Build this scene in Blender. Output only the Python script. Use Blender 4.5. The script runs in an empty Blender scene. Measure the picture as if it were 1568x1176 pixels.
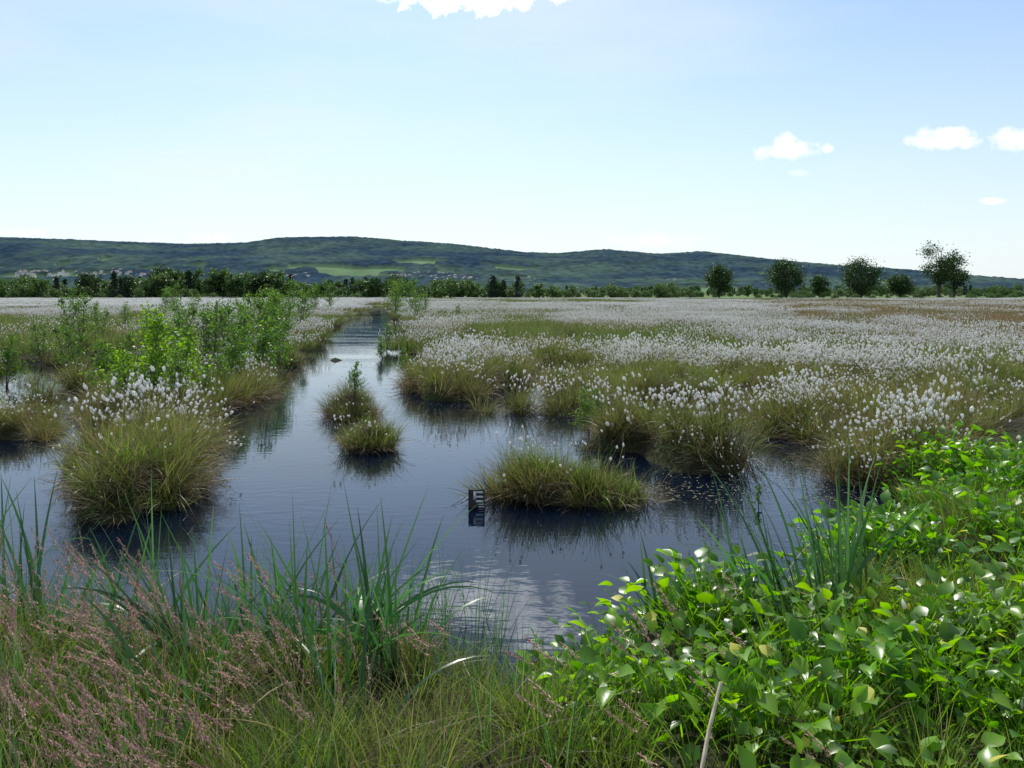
import bpy, math, numpy as np
rng=np.random.default_rng(11)
U=rng.uniform
SUN_EL=math.radians(47); SUN_ROT=math.radians(-9)

# ---------------------------------------------------------------- noise
def vnoise(x,y,s,seed=0):
    x=np.asarray(x,float)/s; y=np.asarray(y,float)/s
    xi=np.floor(x); yi=np.floor(y); fx=x-xi; fy=y-yi
    fx=fx*fx*(3-2*fx); fy=fy*fy*(3-2*fy)
    def h(a,b):
        v=np.sin(a*127.1+b*311.7+seed*74.7)*43758.5453
        return v-np.floor(v)
    return (h(xi,yi)*(1-fx)+h(xi+1,yi)*fx)*(1-fy)+(h(xi,yi+1)*(1-fx)+h(xi+1,yi+1)*fx)*fy
def fbm(x,y,s,seed=0,o=4):
    a=.5;r=0;t=0
    for i in range(o):
        r=r+a*vnoise(x,y,s/2**i,seed+i*3); t+=a; a*=.5
    return r/t
def ss(v,a=0.,b=1.):
    t=np.clip((v-a)/(b-a),0,1); return t*t*(3-2*t)

# ---------------------------------------------------------------- shoreline
WATER=[
 [(-22.6,124),(-14.4,72),(-11.4,50),(-9.4,38),(-5.9,22),(-5.2,17.2),(-4.7,12.7),(-3.9,9.9),(-3.4,8.3),(-3.05,7.4),(-3.4,6.9),(-3.95,7.1),
  (-4.3,7.9),(-4.7,8.9),(-5.3,10.0),(-6.6,10.7),(-12,10.6),(-12,4.5),(-2.95,4.5),(-1.8,4.25),(-.67,4.1),(.06,4.0),(1.0,4.4),(2.06,5.2),(2.8,6.2),
  (3.75,7.2),(4.3,7.55),(3.9,8.0),(3.45,8.3),(3.9,9.5),(3.1,9.8),(2.4,8.8),(1.65,8.7),(1.8,10.1),(.96,10.2),(1.25,11.8),(.75,12.9),
  (.85,16.6),(-.1,16.2),(-.6,14.3),(-1.5,14.6),(-2.0,16.3),(-4.2,33.9),(-6.0,47),(-9.0,62.6),(-18.6,124)],
]
def ell(cx,cy,rx,ry,n=14,rot=0):
    return [(cx+rx*math.cos(a)*math.cos(rot)-ry*math.sin(a)*math.sin(rot),cy+rx*math.cos(a)*math.sin(rot)+ry*math.sin(a)*math.cos(rot)) for a in [2*math.pi*i/n for i in range(n)]]
WATER+= [ell(-8.9,15.8,1.7,4.4,14,.35),ell(-11.2,22,1.4,3.5),ell(-1.0,27,1.0,3.6),ell(-11.5,30,1.8,3.5),ell(2.2,31,.8,2.6),ell(-6.6,12.0,.55,1.3,14,.5),ell(2.9,12.2,.7,1.7,14,-.3),ell(-14,15.5,1.5,2),
         ell(-5.2,10.6,.9,.35),ell(1.1,18.5,.6,2.2),ell(4.9,9.9,.5,.5),ell(1.9,11.2,.8,.45,14,.3),ell(6.5,14.5,.8,.9)]
ISL=[ell(-2.6,12.9,.36,.5),ell(-1.8,10.25,.30,.36),ell(.45,7.78,.78,.30,14,-.28),ell(-5.2,23.6,.22,.25),ell(-.45,13.25,.14,.12),ell(.15,13.3,.2,.12),ell(-8.3,14.2,.3,.3),ell(-9.2,17.0,.3,.3)]
MOUND=[(-2.6,12.95,.45,.10),(-1.8,10.3,.35,.08),(.1,7.95,.42,.10),(.8,7.7,.4,.06),(-3.65,7.7,.5,.12),(-3.9,9.2,.8,.15),(-.9,15.8,.9,.22),(-4.9,11.5,.7,.2),
       (1.6,9.2,.4,.1),(2.2,9.3,.45,.22),(4.4,8.6,.7,.12),(-5.8,11.3,.6,.15)]
def psd(px,py,poly):
    d=np.full(px.shape,1e18); ins=np.zeros(px.shape,bool); n=len(poly)
    for i in range(n):
        ax,ay=poly[i]; bx,by=poly[(i+1)%n]
        ex,ey=bx-ax,by-ay; wx,wy=px-ax,py-ay
        t=np.clip((wx*ex+wy*ey)/(ex*ex+ey*ey),0,1)
        d=np.minimum(d,(wx-ex*t)**2+(wy-ey*t)**2)
        c=((ay>py)!=(by>py))
        ins^= c & (px<(bx-ax)*(py-ay)/((by-ay)if by!=ay else 1e-9)+ax)
    d=np.sqrt(d); return np.where(ins,-d,d)
def land(x,y):
    x=np.asarray(x,float); y=np.asarray(y,float)
    d=np.full(x.shape,1e9)
    for p in WATER: d=np.minimum(d,psd(x,y,p))
    d=d+(vnoise(x,y,.6,5)-.5)*.5+(vnoise(x,y,1.9,6)-.5)*1.1*ss(y,8.5,12)
    h=vnoise(x,y,1.5,9)*.6+vnoise(x,y,.7,10)*.4
    left=ss(-x,4.2,5.2)*ss(y,8.5,9.5)*(1-ss(y,24,32)); rt=ss(x,.2,1.0)*ss(y,8.8,9.6)*(1-ss(y,15,22))
    d=np.minimum(d,(h-.46)*2.4+(1-left)*9); d=np.minimum(d,(h-.37)*2.2+(1-rt)*9)
    for p in ISL: d=np.maximum(d,-psd(x,y,p)+(vnoise(x,y,.25,7)-.5)*.12)
    return d
def fgmask(x,y): return 1-ss(y-(4.9+np.maximum(0,x-1)*1.0),0,.6)
def gz(x,y,d=None):
    x=np.asarray(x,float); y=np.asarray(y,float)
    if d is None: d=land(x,y)
    z=ss(d,-.02,.35)*(.03+.15*vnoise(x,y,1.1,1)+.14*vnoise(x,y,.5,2))
    for mx,my,r,h in MOUND: z=z+h*np.exp(-((x-mx)**2+(y-my)**2)/(r*r))*ss(d,-.02,.25)
    z=z+fgmask(x,y)*.10*ss(d,0,1.8)
    z=np.where(d<0,-.5*ss(-d,0,.5)-.02,z+.0)
    return z

# ---------------------------------------------------------------- mesh builder
class MB:
    def __init__(s): s.V=[];s.F=[];s.M=[];s.T=[];s.R=[];s.n=0
    def add(s,v,f,m,t,r):
        v=v.reshape(-1,3); s.V.append(v); s.F.append(f.reshape(-1,4)+s.n); s.M.append(np.full(f.reshape(-1,4).shape[0],m))
        s.T.append(np.broadcast_to(t,(len(v),)).astype(float)); s.R.append(np.broadcast_to(r,(len(v),)).astype(float)); s.n+=len(v)
    def mesh(s,name,mats,smooth=False,attrs=None):
        V=np.concatenate(s.V);F=np.concatenate(s.F);M=np.concatenate(s.M)
        me=bpy.data.meshes.new(name)
        me.vertices.add(len(V)); me.vertices.foreach_set('co',V.ravel().astype(np.float32))
        me.loops.add(F.size); me.loops.foreach_set('vertex_index',F.ravel().astype(np.int32))
        me.polygons.add(len(F)); me.polygons.foreach_set('loop_start',(np.arange(len(F))*4).astype(np.int32))
        me.polygons.foreach_set('material_index',M.astype(np.int32))
        if smooth: me.polygons.foreach_set('use_smooth',np.ones(len(F),bool))
        for nm,a in (('t',s.T),('r',s.R)):
            at=me.attributes.new(nm,'FLOAT','POINT'); at.data.foreach_set('value',np.concatenate(a).astype(np.float32))
        for m in mats: me.materials.append(m)
        me.update(calc_edges=True); return me
def link(name,me,loc=(0,0,0),rz=0,sc=1):
    o=bpy.data.objects.new(name,me); o.location=loc; o.rotation_euler=(0,0,rz); o.scale=(sc,)*3
    bpy.context.scene.collection.objects.link(o); return o

def ribbons(mb,base,az,lean,curve,L,W,seg,mat,tw=None,prof='blade',r=None):
    n=len(L); s=np.linspace(0,1,seg+1)
    sm=(s[1:]+s[:-1])/2
    thm=lean[:,None]+curve[:,None]*sm; th=lean[:,None]+curve[:,None]*s
    st=(L/seg)[:,None]
    cx=np.concatenate([np.zeros((n,1)),np.cumsum(np.sin(thm)*st,1)],1)
    cz=np.concatenate([np.zeros((n,1)),np.cumsum(np.cos(thm)*st,1)],1)
    d=np.stack([np.cos(az),np.sin(az),0*az],1); perp=np.stack([-np.sin(az),np.cos(az),0*az],1); Z=np.array([0,0,1.])
    P=base[:,None,:]+d[:,None,:]*cx[...,None]+Z*cz[...,None]
    if tw is None: tw=rng.uniform(-1.3,1.3,n)
    N=d[:,None,:]*np.cos(th)[...,None]-Z*np.sin(th)[...,None]
    S=np.cos(tw)[:,None,None]*perp[:,None,:]+np.sin(tw)[:,None,None]*N
    w=W[:,None]*((1-s**2.2)*(.6+.4*np.minimum(1,s*4))*.5+.03) if prof=='blade' else W[:,None]*.5*np.ones_like(s)
    V=np.stack([P-S*w[...,None],P+S*w[...,None]],2)
    i=np.arange(n)[:,None]*(seg+1)*2+np.arange(seg)[None,:]*2
    F=np.stack([i,i+1,i+3,i+2],-1)
    if r is None: r=rng.uniform(0,1,n)
    T=np.broadcast_to(s[None,:,None],(n,seg+1,2)).ravel(); R=np.broadcast_to(r[:,None,None],(n,seg+1,2)).ravel()
    mb.add(V,F,mat,T,R); return P,th
def blobs(mb,p,rad,mat,nl=5,nk=3,sq=(1,1,1),jit=.3):
    n=len(p); la=np.linspace(-.46,.46,nk+1)*math.pi; lo=np.arange(nl)/nl*2*math.pi
    u=np.stack([np.cos(la)[:,None]*np.cos(lo),np.cos(la)[:,None]*np.sin(lo),np.sin(la)[:,None]+0*lo],-1)
    V=u[None]*(1+rng.uniform(-jit,jit,(n,nk+1,nl,1)))*np.array(sq)*np.asarray(rad).reshape(-1,1,1,1)
    V=V+p[:,None,None,:]
    f=[]
    for k in range(nk):
        for l in range(nl): f.append((k*nl+l,k*nl+(l+1)%nl,(k+1)*nl+(l+1)%nl,(k+1)*nl+l))
    F=np.array(f)[None]+np.arange(n)[:,None,None]*(nk+1)*nl
    T=np.broadcast_to(((la/la.max()+1)/2)[None,:,None],(n,nk+1,nl)).ravel()
    mb.add(V,F,mat,T,np.repeat(rng.uniform(0,1,n),(nk+1)*nl))
def quads(mb,p,size,mat,asp=.7,up=None,t=None):
    n=len(p); a=rng.normal(size=(n,3)); 
    if up is not None: a[:,2]*=up
    a/=np.linalg.norm(a,axis=1)[:,None]+1e-9
    b=rng.normal(size=(n,3)); b-=a*(a*b).sum(1)[:,None]; b/=np.linalg.norm(b,axis=1)[:,None]
    s=np.asarray(size).reshape(-1,1)*np.ones((n,1))
    V=np.stack([p-a*s*.5,p+b*s*asp*.5,p+a*s*.5,p-b*s*asp*.5],1)
    F=np.arange(n*4).reshape(n,4)
    mb.add(V,F,mat,np.repeat(rng.uniform(0,1,n) if t is None else t,4),np.repeat(rng.uniform(0,1,n),4))
def tube(mb,pts,rad,mat,ns=6):
    pts=np.array(pts,float); k=len(pts); rad=np.array(rad,float)
    T=np.gradient(pts,axis=0); T/=np.linalg.norm(T,axis=1)[:,None]+1e-9
    ref=np.array([.31,.95,.1]); A=np.cross(T,ref); A/=np.linalg.norm(A,axis=1)[:,None]; B=np.cross(T,A)
    a=np.arange(ns)/ns*2*math.pi
    V=pts[:,None]+(A[:,None]*np.cos(a)[None,:,None]+B[:,None]*np.sin(a)[None,:,None])*rad[:,None,None]
    F=np.array([(i*ns+j,i*ns+(j+1)%ns,(i+1)*ns+(j+1)%ns,(i+1)*ns+j) for i in range(k-1) for j in range(ns)])
    mb.add(V,F,mat,np.repeat(np.linspace(0,1,k),ns),.5)
def disc(n,R):
    a=U(0,2*math.pi,n); r=R*np.sqrt(U(0,1,n)); return np.stack([r*np.cos(a),r*np.sin(a),0*r],1),a,r/R

# ---------------------------------------------------------------- materials
def newmat(name):
    m=bpy.data.materials.new(name); m.use_nodes=True; nt=m.node_tree; nt.nodes.clear(); return m,nt
def N(nt,t,**k):
    n=nt.nodes.new(t)
    for a,b in k.items(): setattr(n,a,b)
    return n
def blade_mat(name,root,mid,tip,alt,altf=.35,trans=.4,rough=.5,pos=.42,spec=.35,nscale=.25,tv=1.6,inst='TR'):
    m,nt=newmat(name); L=nt.links.new
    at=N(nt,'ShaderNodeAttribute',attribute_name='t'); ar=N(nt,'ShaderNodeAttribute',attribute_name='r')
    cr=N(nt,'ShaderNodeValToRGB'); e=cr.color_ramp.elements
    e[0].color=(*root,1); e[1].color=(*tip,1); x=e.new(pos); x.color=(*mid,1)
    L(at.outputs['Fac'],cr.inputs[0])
    geo=N(nt,'ShaderNodeNewGeometry')
    if inst=='TR': rnd=N(nt,'ShaderNodeAttribute',attribute_name='tr').outputs['Fac']
    else: rnd=N(nt,'ShaderNodeObjectInfo').outputs['Random']
    nz=N(nt,'ShaderNodeTexNoise'); nz.inputs['Scale'].default_value=nscale; nz.inputs['Detail'].default_value=1; L(geo.outputs['Position'],nz.inputs['Vector'])
    ad=N(nt,'ShaderNodeMath',operation='MULTIPLY_ADD'); L(ar.outputs['Fac'],ad.inputs[0]); ad.inputs[1].default_value=.6
    m2=N(nt,'ShaderNodeMath',operation='MULTIPLY_ADD'); L(rnd,m2.inputs[0]); m2.inputs[1].default_value=.5
    m3=N(nt,'ShaderNodeMath',operation='MULTIPLY_ADD'); L(nz.outputs['Fac'],m3.inputs[0]); m3.inputs[1].default_value=1.6; m3.inputs[2].default_value=-.8+altf-.42
    L(m3.outputs[0],m2.inputs[2]); L(m2.outputs[0],ad.inputs[2]); ad.use_clamp=True
    mx=N(nt,'ShaderNodeMix',data_type='RGBA'); L(ad.outputs[0],mx.inputs[0]); L(cr.outputs[0],mx.inputs[6]); mx.inputs[7].default_value=(*alt,1)
    hs=N(nt,'ShaderNodeHueSaturation'); L(mx.outputs[2],hs.inputs['Color'])
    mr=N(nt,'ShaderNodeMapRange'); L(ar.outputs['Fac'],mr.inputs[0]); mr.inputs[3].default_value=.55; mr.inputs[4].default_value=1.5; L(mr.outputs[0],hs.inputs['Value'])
    p=N(nt,'ShaderNodeBsdfPrincipled'); L(hs.outputs[0],p.inputs['Base Color']); p.inputs['Roughness'].default_value=rough; p.inputs['Specular IOR Level'].default_value=spec
    tr=N(nt,'ShaderNodeBsdfTranslucent'); h2=N(nt,'ShaderNodeHueSaturation'); h2.inputs['Value'].default_value=tv; h2.inputs['Saturation'].default_value=1.1; L(hs.outputs[0],h2.inputs['Color']); L(h2.outputs[0],tr.inputs['Color'])
    ms=N(nt,'ShaderNodeMixShader'); ms.inputs[0].default_value=trans; L(p.outputs[0],ms.inputs[1]); L(tr.outputs[0],ms.inputs[2])
    o=N(nt,'ShaderNodeOutputMaterial'); L(ms.outputs[0],o.inputs[0]); return m
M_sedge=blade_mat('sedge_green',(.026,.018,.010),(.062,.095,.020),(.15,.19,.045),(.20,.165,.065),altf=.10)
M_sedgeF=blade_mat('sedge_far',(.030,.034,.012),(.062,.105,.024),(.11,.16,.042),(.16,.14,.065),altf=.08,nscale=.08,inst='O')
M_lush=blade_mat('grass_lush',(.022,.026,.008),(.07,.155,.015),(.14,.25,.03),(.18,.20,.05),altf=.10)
M_straw=blade_mat('dead_straw',(.08,.055,.03),(.24,.18,.10),(.38,.30,.19),(.12,.08,.045),altf=.2,trans=.25)
M_strawF=blade_mat('dead_straw_far',(.08,.055,.03),(.24,.18,.10),(.38,.30,.19),(.12,.08,.045),altf=.2,trans=.25,inst='O')
M_red=blade_mat('russet_grass',(.05,.045,.02),(.145,.105,.055),(.21,.14,.085),(.10,.12,.04),altf=.12,nscale=.08,inst='O')
M_pan=blade_mat('panicle',(.22,.11,.12),(.31,.16,.165),(.38,.22,.21),(.38,.29,.22),altf=.15,trans=.45)
M_stem=blade_mat('grass_stem',(.07,.09,.03),(.14,.14,.05),(.26,.20,.11),(.12,.15,.04),altf=.1,trans=.25)
M_cat=blade_mat('cattail_leaf',(.03,.06,.014),(.035,.11,.028),(.06,.14,.04),(.09,.18,.045),altf=.0,trans=.38,rough=.36,spec=.55)
M_calla=blade_mat('arum_leaf',(.04,.12,.010),(.085,.25,.016),(.13,.31,.02),(.20,.31,.03),altf=.05,trans=.5,rough=.34,spec=.5)
M_yel=blade_mat('yellow_leaf',(.5,.45,.06),(.55,.5,.08),(.5,.40,.07),(.38,.38,.06),trans=.4)
M_birch=blade_mat('birch_leaf',(.09,.18,.02),(.12,.23,.02),(.16,.28,.03),(.16,.27,.035),altf=.0,trans=.5,rough=.45,inst='O')
M_birchD=blade_mat('shrub_leaf',(.05,.11,.018),(.07,.15,.02),(.10,.19,.025),(.11,.19,.03),altf=.0,trans=.45,rough=.45,inst='O')
M_tree=blade_mat('tree_leaf',(.015,.04,.010),(.026,.062,.013),(.042,.085,.018),(.05,.09,.023),altf=.0,trans=.25,inst='O')
M_treeL=blade_mat('tree_leaf_light',(.028,.065,.016),(.045,.095,.022),(.075,.13,.03),(.08,.12,.04),altf=.0,trans=.35,nscale=.02,inst='O')
M_con=blade_mat('conifer',(.013,.032,.016),(.018,.045,.022),(.028,.06,.028),(.03,.055,.026),altf=.0,trans=.1,inst='O')
def simple(name,col,rough=.8,col2=None,sc=8,trans=0,spec=.3):
    m,nt=newmat(name); L=nt.links.new; p=N(nt,'ShaderNodeBsdfPrincipled'); p.inputs['Roughness'].default_value=rough; p.inputs['Specular IOR Level'].default_value=spec
    o=N(nt,'ShaderNodeOutputMaterial')
    g=N(nt,'ShaderNodeNewGeometry'); nz=N(nt,'ShaderNodeTexNoise'); nz.inputs['Scale'].default_value=sc; nz.inputs['Detail'].default_value=1; L(g.outputs['Position'],nz.inputs['Vector'])
    cr=N(nt,'ShaderNodeValToRGB'); cr.color_ramp.elements[0].position=.35; cr.color_ramp.elements[1].position=.65
    cr.color_ramp.elements[0].color=(*col,1); cr.color_ramp.elements[1].color=(*(col2 or [c*.7 for c in col]),1); L(nz.outputs['Fac'],cr.inputs[0]); L(cr.outputs[0],p.inputs['Base Color'])
    if trans:
        t=N(nt,'ShaderNodeBsdfTranslucent'); L(cr.outputs[0],t.inputs[0]); ms=N(nt,'ShaderNodeMixShader'); ms.inputs[0].default_value=trans; L(p.outputs[0],ms.inputs[1]); L(t.outputs[0],ms.inputs[2]); L(ms.outputs[0],o.inputs[0])
    else: L(p.outputs[0],o.inputs[0])
    return m
M_cot=simple('cotton_white',(.88,.88,.86),.95,(.82,.82,.79),40,trans=.5,spec=.05)
M_spathe=simple('spathe_white',(.82,.82,.75),.5,(.75,.78,.6),20,trans=.4)
M_bark=simple('bark_dark',(.06,.045,.035),.9,(.11,.09,.07),6)
M_bbark=simple('birch_bark',(.18,.15,.12),.8,(.07,.05,.04),14)
M_dead=simple('dead_wood',(.10,.08,.065),.9,(.17,.15,.13),12)
M_stick=simple('pale_reed',(.6,.52,.38),.7,(.42,.34,.24),20)
M_black=simple('gauge_black',(.02,.02,.02),.5); M_white=simple('gauge_white',(.75,.75,.72),.5,(.6,.6,.56),30)
M_wall=simple('house_wall',(.80,.80,.78),.9,(.62,.61,.58),.02); M_roof=simple('house_roof',(.13,.11,.12),.9,(.19,.13,.12),.01); M_win=simple('house_window',(.03,.035,.045),.2)
M_scum=simple('pond_debris',(.22,.2,.12),.7,(.10,.12,.05),6)

# ground material
mg,nt=newmat('bog_ground'); L=nt.links.new
g=N(nt,'ShaderNodeNewGeometry'); n1=N(nt,'ShaderNodeTexNoise'); n1.inputs['Scale'].default_value=1.3; n1.inputs['Detail'].default_value=6; L(g.outputs['Position'],n1.inputs['Vector'])
n2=N(nt,'ShaderNodeTexNoise'); n2.inputs['Scale'].default_value=.006; n2.inputs['Detail'].default_value=5; L(g.outputs['Position'],n2.inputs['Vector'])
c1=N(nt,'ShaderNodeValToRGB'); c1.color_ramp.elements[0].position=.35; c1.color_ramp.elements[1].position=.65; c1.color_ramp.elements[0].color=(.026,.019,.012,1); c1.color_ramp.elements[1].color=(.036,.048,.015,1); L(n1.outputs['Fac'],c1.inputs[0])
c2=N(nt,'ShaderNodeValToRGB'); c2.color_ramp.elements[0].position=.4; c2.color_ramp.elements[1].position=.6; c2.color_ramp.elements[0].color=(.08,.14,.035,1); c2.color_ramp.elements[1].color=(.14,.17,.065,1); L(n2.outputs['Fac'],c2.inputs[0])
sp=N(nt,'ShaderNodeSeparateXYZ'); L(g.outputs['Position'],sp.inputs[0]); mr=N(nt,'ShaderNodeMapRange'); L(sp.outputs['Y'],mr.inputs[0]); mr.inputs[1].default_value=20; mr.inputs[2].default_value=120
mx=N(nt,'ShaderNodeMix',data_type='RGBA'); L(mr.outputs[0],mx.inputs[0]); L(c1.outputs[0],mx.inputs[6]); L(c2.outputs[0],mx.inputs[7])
p=N(nt,'ShaderNodeBsdfPrincipled'); p.inputs['Roughness'].default_value=.95; p.inputs['Specular IOR Level'].default_value=.15; L(mx.outputs[2],p.inputs['Base Color'])
bp=N(nt,'ShaderNodeBump'); bp.inputs['Distance'].default_value=.05; n3=N(nt,'ShaderNodeTexNoise'); n3.inputs['Scale'].default_value=14; n3.inputs['Detail'].default_value=4; L(g.outputs['Position'],n3.inputs['Vector']); L(n3.outputs['Fac'],bp.inputs['Height']); L(bp.outputs[0],p.inputs['Normal'])
o=N(nt,'ShaderNodeOutputMaterial'); L(p.outputs[0],o.inputs[0])

# water material
mw,nt=newmat('bog_water'); L=nt.links.new
g=N(nt,'ShaderNodeNewGeometry'); mp=N(nt,'ShaderNodeMapping'); mp.inputs['Scale'].default_value=(1.0,2.2,1); mp.inputs['Rotation'].default_value=(0,0,.25); L(g.outputs['Position'],mp.inputs['Vector'])
na=N(nt,'ShaderNodeTexNoise'); na.inputs['Scale'].default_value=4.5; na.inputs['Detail'].default_value=2; L(mp.outputs[0],na.inputs['Vector'])
nb=N(nt,'ShaderNodeTexNoise'); nb.inputs['Scale'].default_value=.25; nb.inputs['Detail'].default_value=2; L(mp.outputs[0],nb.inputs['Vector'])
mrb=N(nt,'ShaderNodeMapRange'); L(nb.outputs['Fac'],mrb.inputs[0]); mrb.inputs[1].default_value=.4; mrb.inputs[2].default_value=.62; mrb.inputs[3].default_value=.22; mrb.inputs[4].default_value=.9
mu=N(nt,'ShaderNodeMath',operation='MULTIPLY'); L(na.outputs['Fac'],mu.inputs[0]); L(mrb.outputs[0],mu.inputs[1])
bp=N(nt,'ShaderNodeBump'); bp.inputs['Distance'].default_value=.003; bp.inputs['Strength'].default_value=1; L(mu.outputs[0],bp.inputs['Height'])
p=N(nt,'ShaderNodeBsdfPrincipled'); p.inputs['Base Color'].default_value=(.0015,.005,.014,1); p.inputs['Roughness'].default_value=.02; p.inputs['IOR'].default_value=1.36; p.inputs['Specular Tint'].default_value=(.62,.82,1,1); L(bp.outputs[0],p.inputs['Normal'])
o=N(nt,'ShaderNodeOutputMaterial'); L(p.outputs[0],o.inputs[0])

# ---------------------------------------------------------------- ground + water
def grow(a,s,f,end):
    r=[a]
    while abs(r[-1])<abs(end): s*=f; r.append(r[-1]+s)
    return r
xs=np.array([-v for v in grow(24,.2,1.09,12000)][::-1]+list(np.arange(-23.85,-8,.22))+list(np.arange(-8,6.5,.09))+list(np.arange(6.5,14,.25))+grow(14,.3,1.09,12000))
ys=np.array([-v for v in grow(3,.5,1.3,300)][::-1]+list(np.arange(-2.5,4,.25))+list(np.arange(4,17,.1))+grow(17,.12,1.025,12000))
X,Y=np.meshgrid(xs,ys); D=land(X.ravel(),Y.ravel()).reshape(X.shape); Zg=gz(X,Y,D)
Zg=np.where(Y>150,np.maximum(Zg,.05)*1.0,Zg)
mb=MB(); nx,ny=len(xs),len(ys)
idx=(np.arange(ny-1)[:,None]*nx+np.arange(nx-1)[None,:])
mb.add(np.stack([X,Y,Zg],-1),np.stack([idx,idx+1,idx+nx+1,idx+nx],-1),0,0.,0.)
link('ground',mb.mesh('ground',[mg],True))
mb=MB()
mb.add(np.array([[-40,3.0,0],[30,3.0,0],[30,135,0],[-40,135,0]],float),np.array([[0,1,2,3]]),0,0,0)
link('water',mb.mesh('water',[mw]))

# ---------------------------------------------------------------- scatter (geometry nodes)
def coll(name,meshes):
    c=bpy.data.collections.new(name)
    for i,me in enumerate(meshes):
        o=bpy.data.objects.new('%s_part_%02d'%(name,i),me); c.objects.link(o)
    return c
def scatter(name,P,rot,sc,idx,c,real=False):
    me=bpy.data.meshes.new(name); me.vertices.add(len(P)); me.vertices.foreach_set('co',np.asarray(P,np.float32).ravel())
    a=me.attributes.new('rot','FLOAT_VECTOR','POINT'); a.data.foreach_set('vector',np.asarray(rot,np.float32).ravel())
    sc=np.asarray(sc,np.float32); sc=np.repeat(sc[:,None],3,1) if sc.ndim==1 else sc
    a=me.attributes.new('scl','FLOAT_VECTOR','POINT'); a.data.foreach_set('vector',sc.ravel())
    a=me.attributes.new('pick','INT','POINT'); a.data.foreach_set('value',np.asarray(idx,np.int32))
    a=me.attributes.new('tr','FLOAT','POINT'); a.data.foreach_set('value',U(0,1,len(P)).astype(np.float32))
    ng=bpy.data.node_groups.new(name,'GeometryNodeTree')
    ng.interface.new_socket('Geometry',in_out='INPUT',socket_type='NodeSocketGeometry'); ng.interface.new_socket('Geometry',in_out='OUTPUT',socket_type='NodeSocketGeometry')
    gi=ng.nodes.new('NodeGroupInput'); go=ng.nodes.new('NodeGroupOutput'); ip=ng.nodes.new('GeometryNodeInstanceOnPoints'); ci=ng.nodes.new('GeometryNodeCollectionInfo')
    ci.inputs['Collection'].default_value=c; ci.inputs['Separate Children'].default_value=True; ci.inputs['Reset Children'].default_value=True
    def na(nm,t):
        n=ng.nodes.new('GeometryNodeInputNamedAttribute'); n.data_type=t; n.inputs['Name'].default_value=nm
        return n.outputs['Attribute']
    l=ng.links.new; er=ng.nodes.new('FunctionNodeEulerToRotation')
    l(na('rot','FLOAT_VECTOR'),er.inputs[0]); l(gi.outputs[0],ip.inputs['Points']); l(ci.outputs[0],ip.inputs['Instance']); ip.inputs['Pick Instance'].default_value=True
    l(na('pick','INT'),ip.inputs['Instance Index']); l(er.outputs[0],ip.inputs['Rotation']); l(na('scl','FLOAT_VECTOR'),ip.inputs['Scale'])
    out=ip.outputs[0]
    if real:
        rl=ng.nodes.new('GeometryNodeRealizeInstances'); l(out,rl.inputs[0]); out=rl.outputs[0]
    l(out,go.inputs[0])
    o=bpy.data.objects.new(name,me); bpy.context.scene.collection.objects.link(o)
    md=o.modifiers.new('scatter','NODES'); md.node_group=ng; return o

# tufts -------------------------------------------------------------
def tuft(n=110,R=.16,L=(.3,.6),W=.006,cv=(.4,1.5),m=0,straw=30,sm=1,heads=0,hm=3,hr=.017,hL=(.38,.6),seg=4,sw=.0035,nl=5,nk=3,droop=True):
    mb=MB()
    p,a,q=disc(n,R); az=a+rng.normal(0,.6,n)
    ribbons(mb,p,az,q*U(.05,.6,n),U(*cv,n)*(.3+.7*q),U(*L,n),U(.6,1.2,n)*W,seg,m)
    if straw:
        p,a,q=disc(straw,R); p*=1.1; az=a+rng.normal(0,.4,straw)
        ribbons(mb,p,az,U(.3,1.2,straw),U(.4,1.9,straw),U(.25,.6,straw),U(.6,1.1,straw)*W*.8,4,sm)
    if heads:
        p,a,q=disc(heads,R*1.1); az=a+rng.normal(0,.6,heads)
        P,th=ribbons(mb,p,az,q*U(0,.3,heads),U(.1,.6,heads),U(*hL,heads),np.full(heads,sw),3,2,prof='s')
        blobs(mb,P[:,-1],hr*U(.65,1.25,heads),hm,nl,nk,(.9,.9,1.15),.35)
    return mb
mats=[M_sedge,M_straw,M_stem,M_cot]; matsF=[M_sedgeF,M_strawF,M_stem,M_cot]; matsL=[M_lush,M_straw,M_stem,M_cot]; matsR=[M_red,M_strawF,M_stem,M_cot]
near=[]
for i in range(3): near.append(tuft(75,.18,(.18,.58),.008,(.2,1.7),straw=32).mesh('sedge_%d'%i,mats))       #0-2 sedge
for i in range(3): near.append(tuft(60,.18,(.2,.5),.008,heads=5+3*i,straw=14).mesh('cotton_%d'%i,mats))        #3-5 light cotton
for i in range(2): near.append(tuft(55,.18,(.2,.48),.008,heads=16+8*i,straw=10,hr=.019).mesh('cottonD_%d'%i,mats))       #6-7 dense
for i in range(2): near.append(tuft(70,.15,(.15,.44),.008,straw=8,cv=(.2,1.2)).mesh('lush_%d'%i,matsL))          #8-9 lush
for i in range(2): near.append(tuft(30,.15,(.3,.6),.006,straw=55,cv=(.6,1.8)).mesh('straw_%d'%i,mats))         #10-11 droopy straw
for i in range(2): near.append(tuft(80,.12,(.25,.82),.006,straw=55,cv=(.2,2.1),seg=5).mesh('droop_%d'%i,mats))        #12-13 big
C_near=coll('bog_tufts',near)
n=18000; y=np.sqrt(U(5.8**2,23**2,n)); x=U(-1,1,n)*(.69*y+1.2); d=land(x,y); k=(d>.0)&(fgmask(x,y)<.4)
x,y,d=x[k],y[k],d[k]
k=U(0,1,len(x))<np.where(d<.35,.8,.5)*np.clip(1.15-y/40,.4,1); x,y,d=x[k],y[k],d[k]
ex=[];ey=[]
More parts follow.
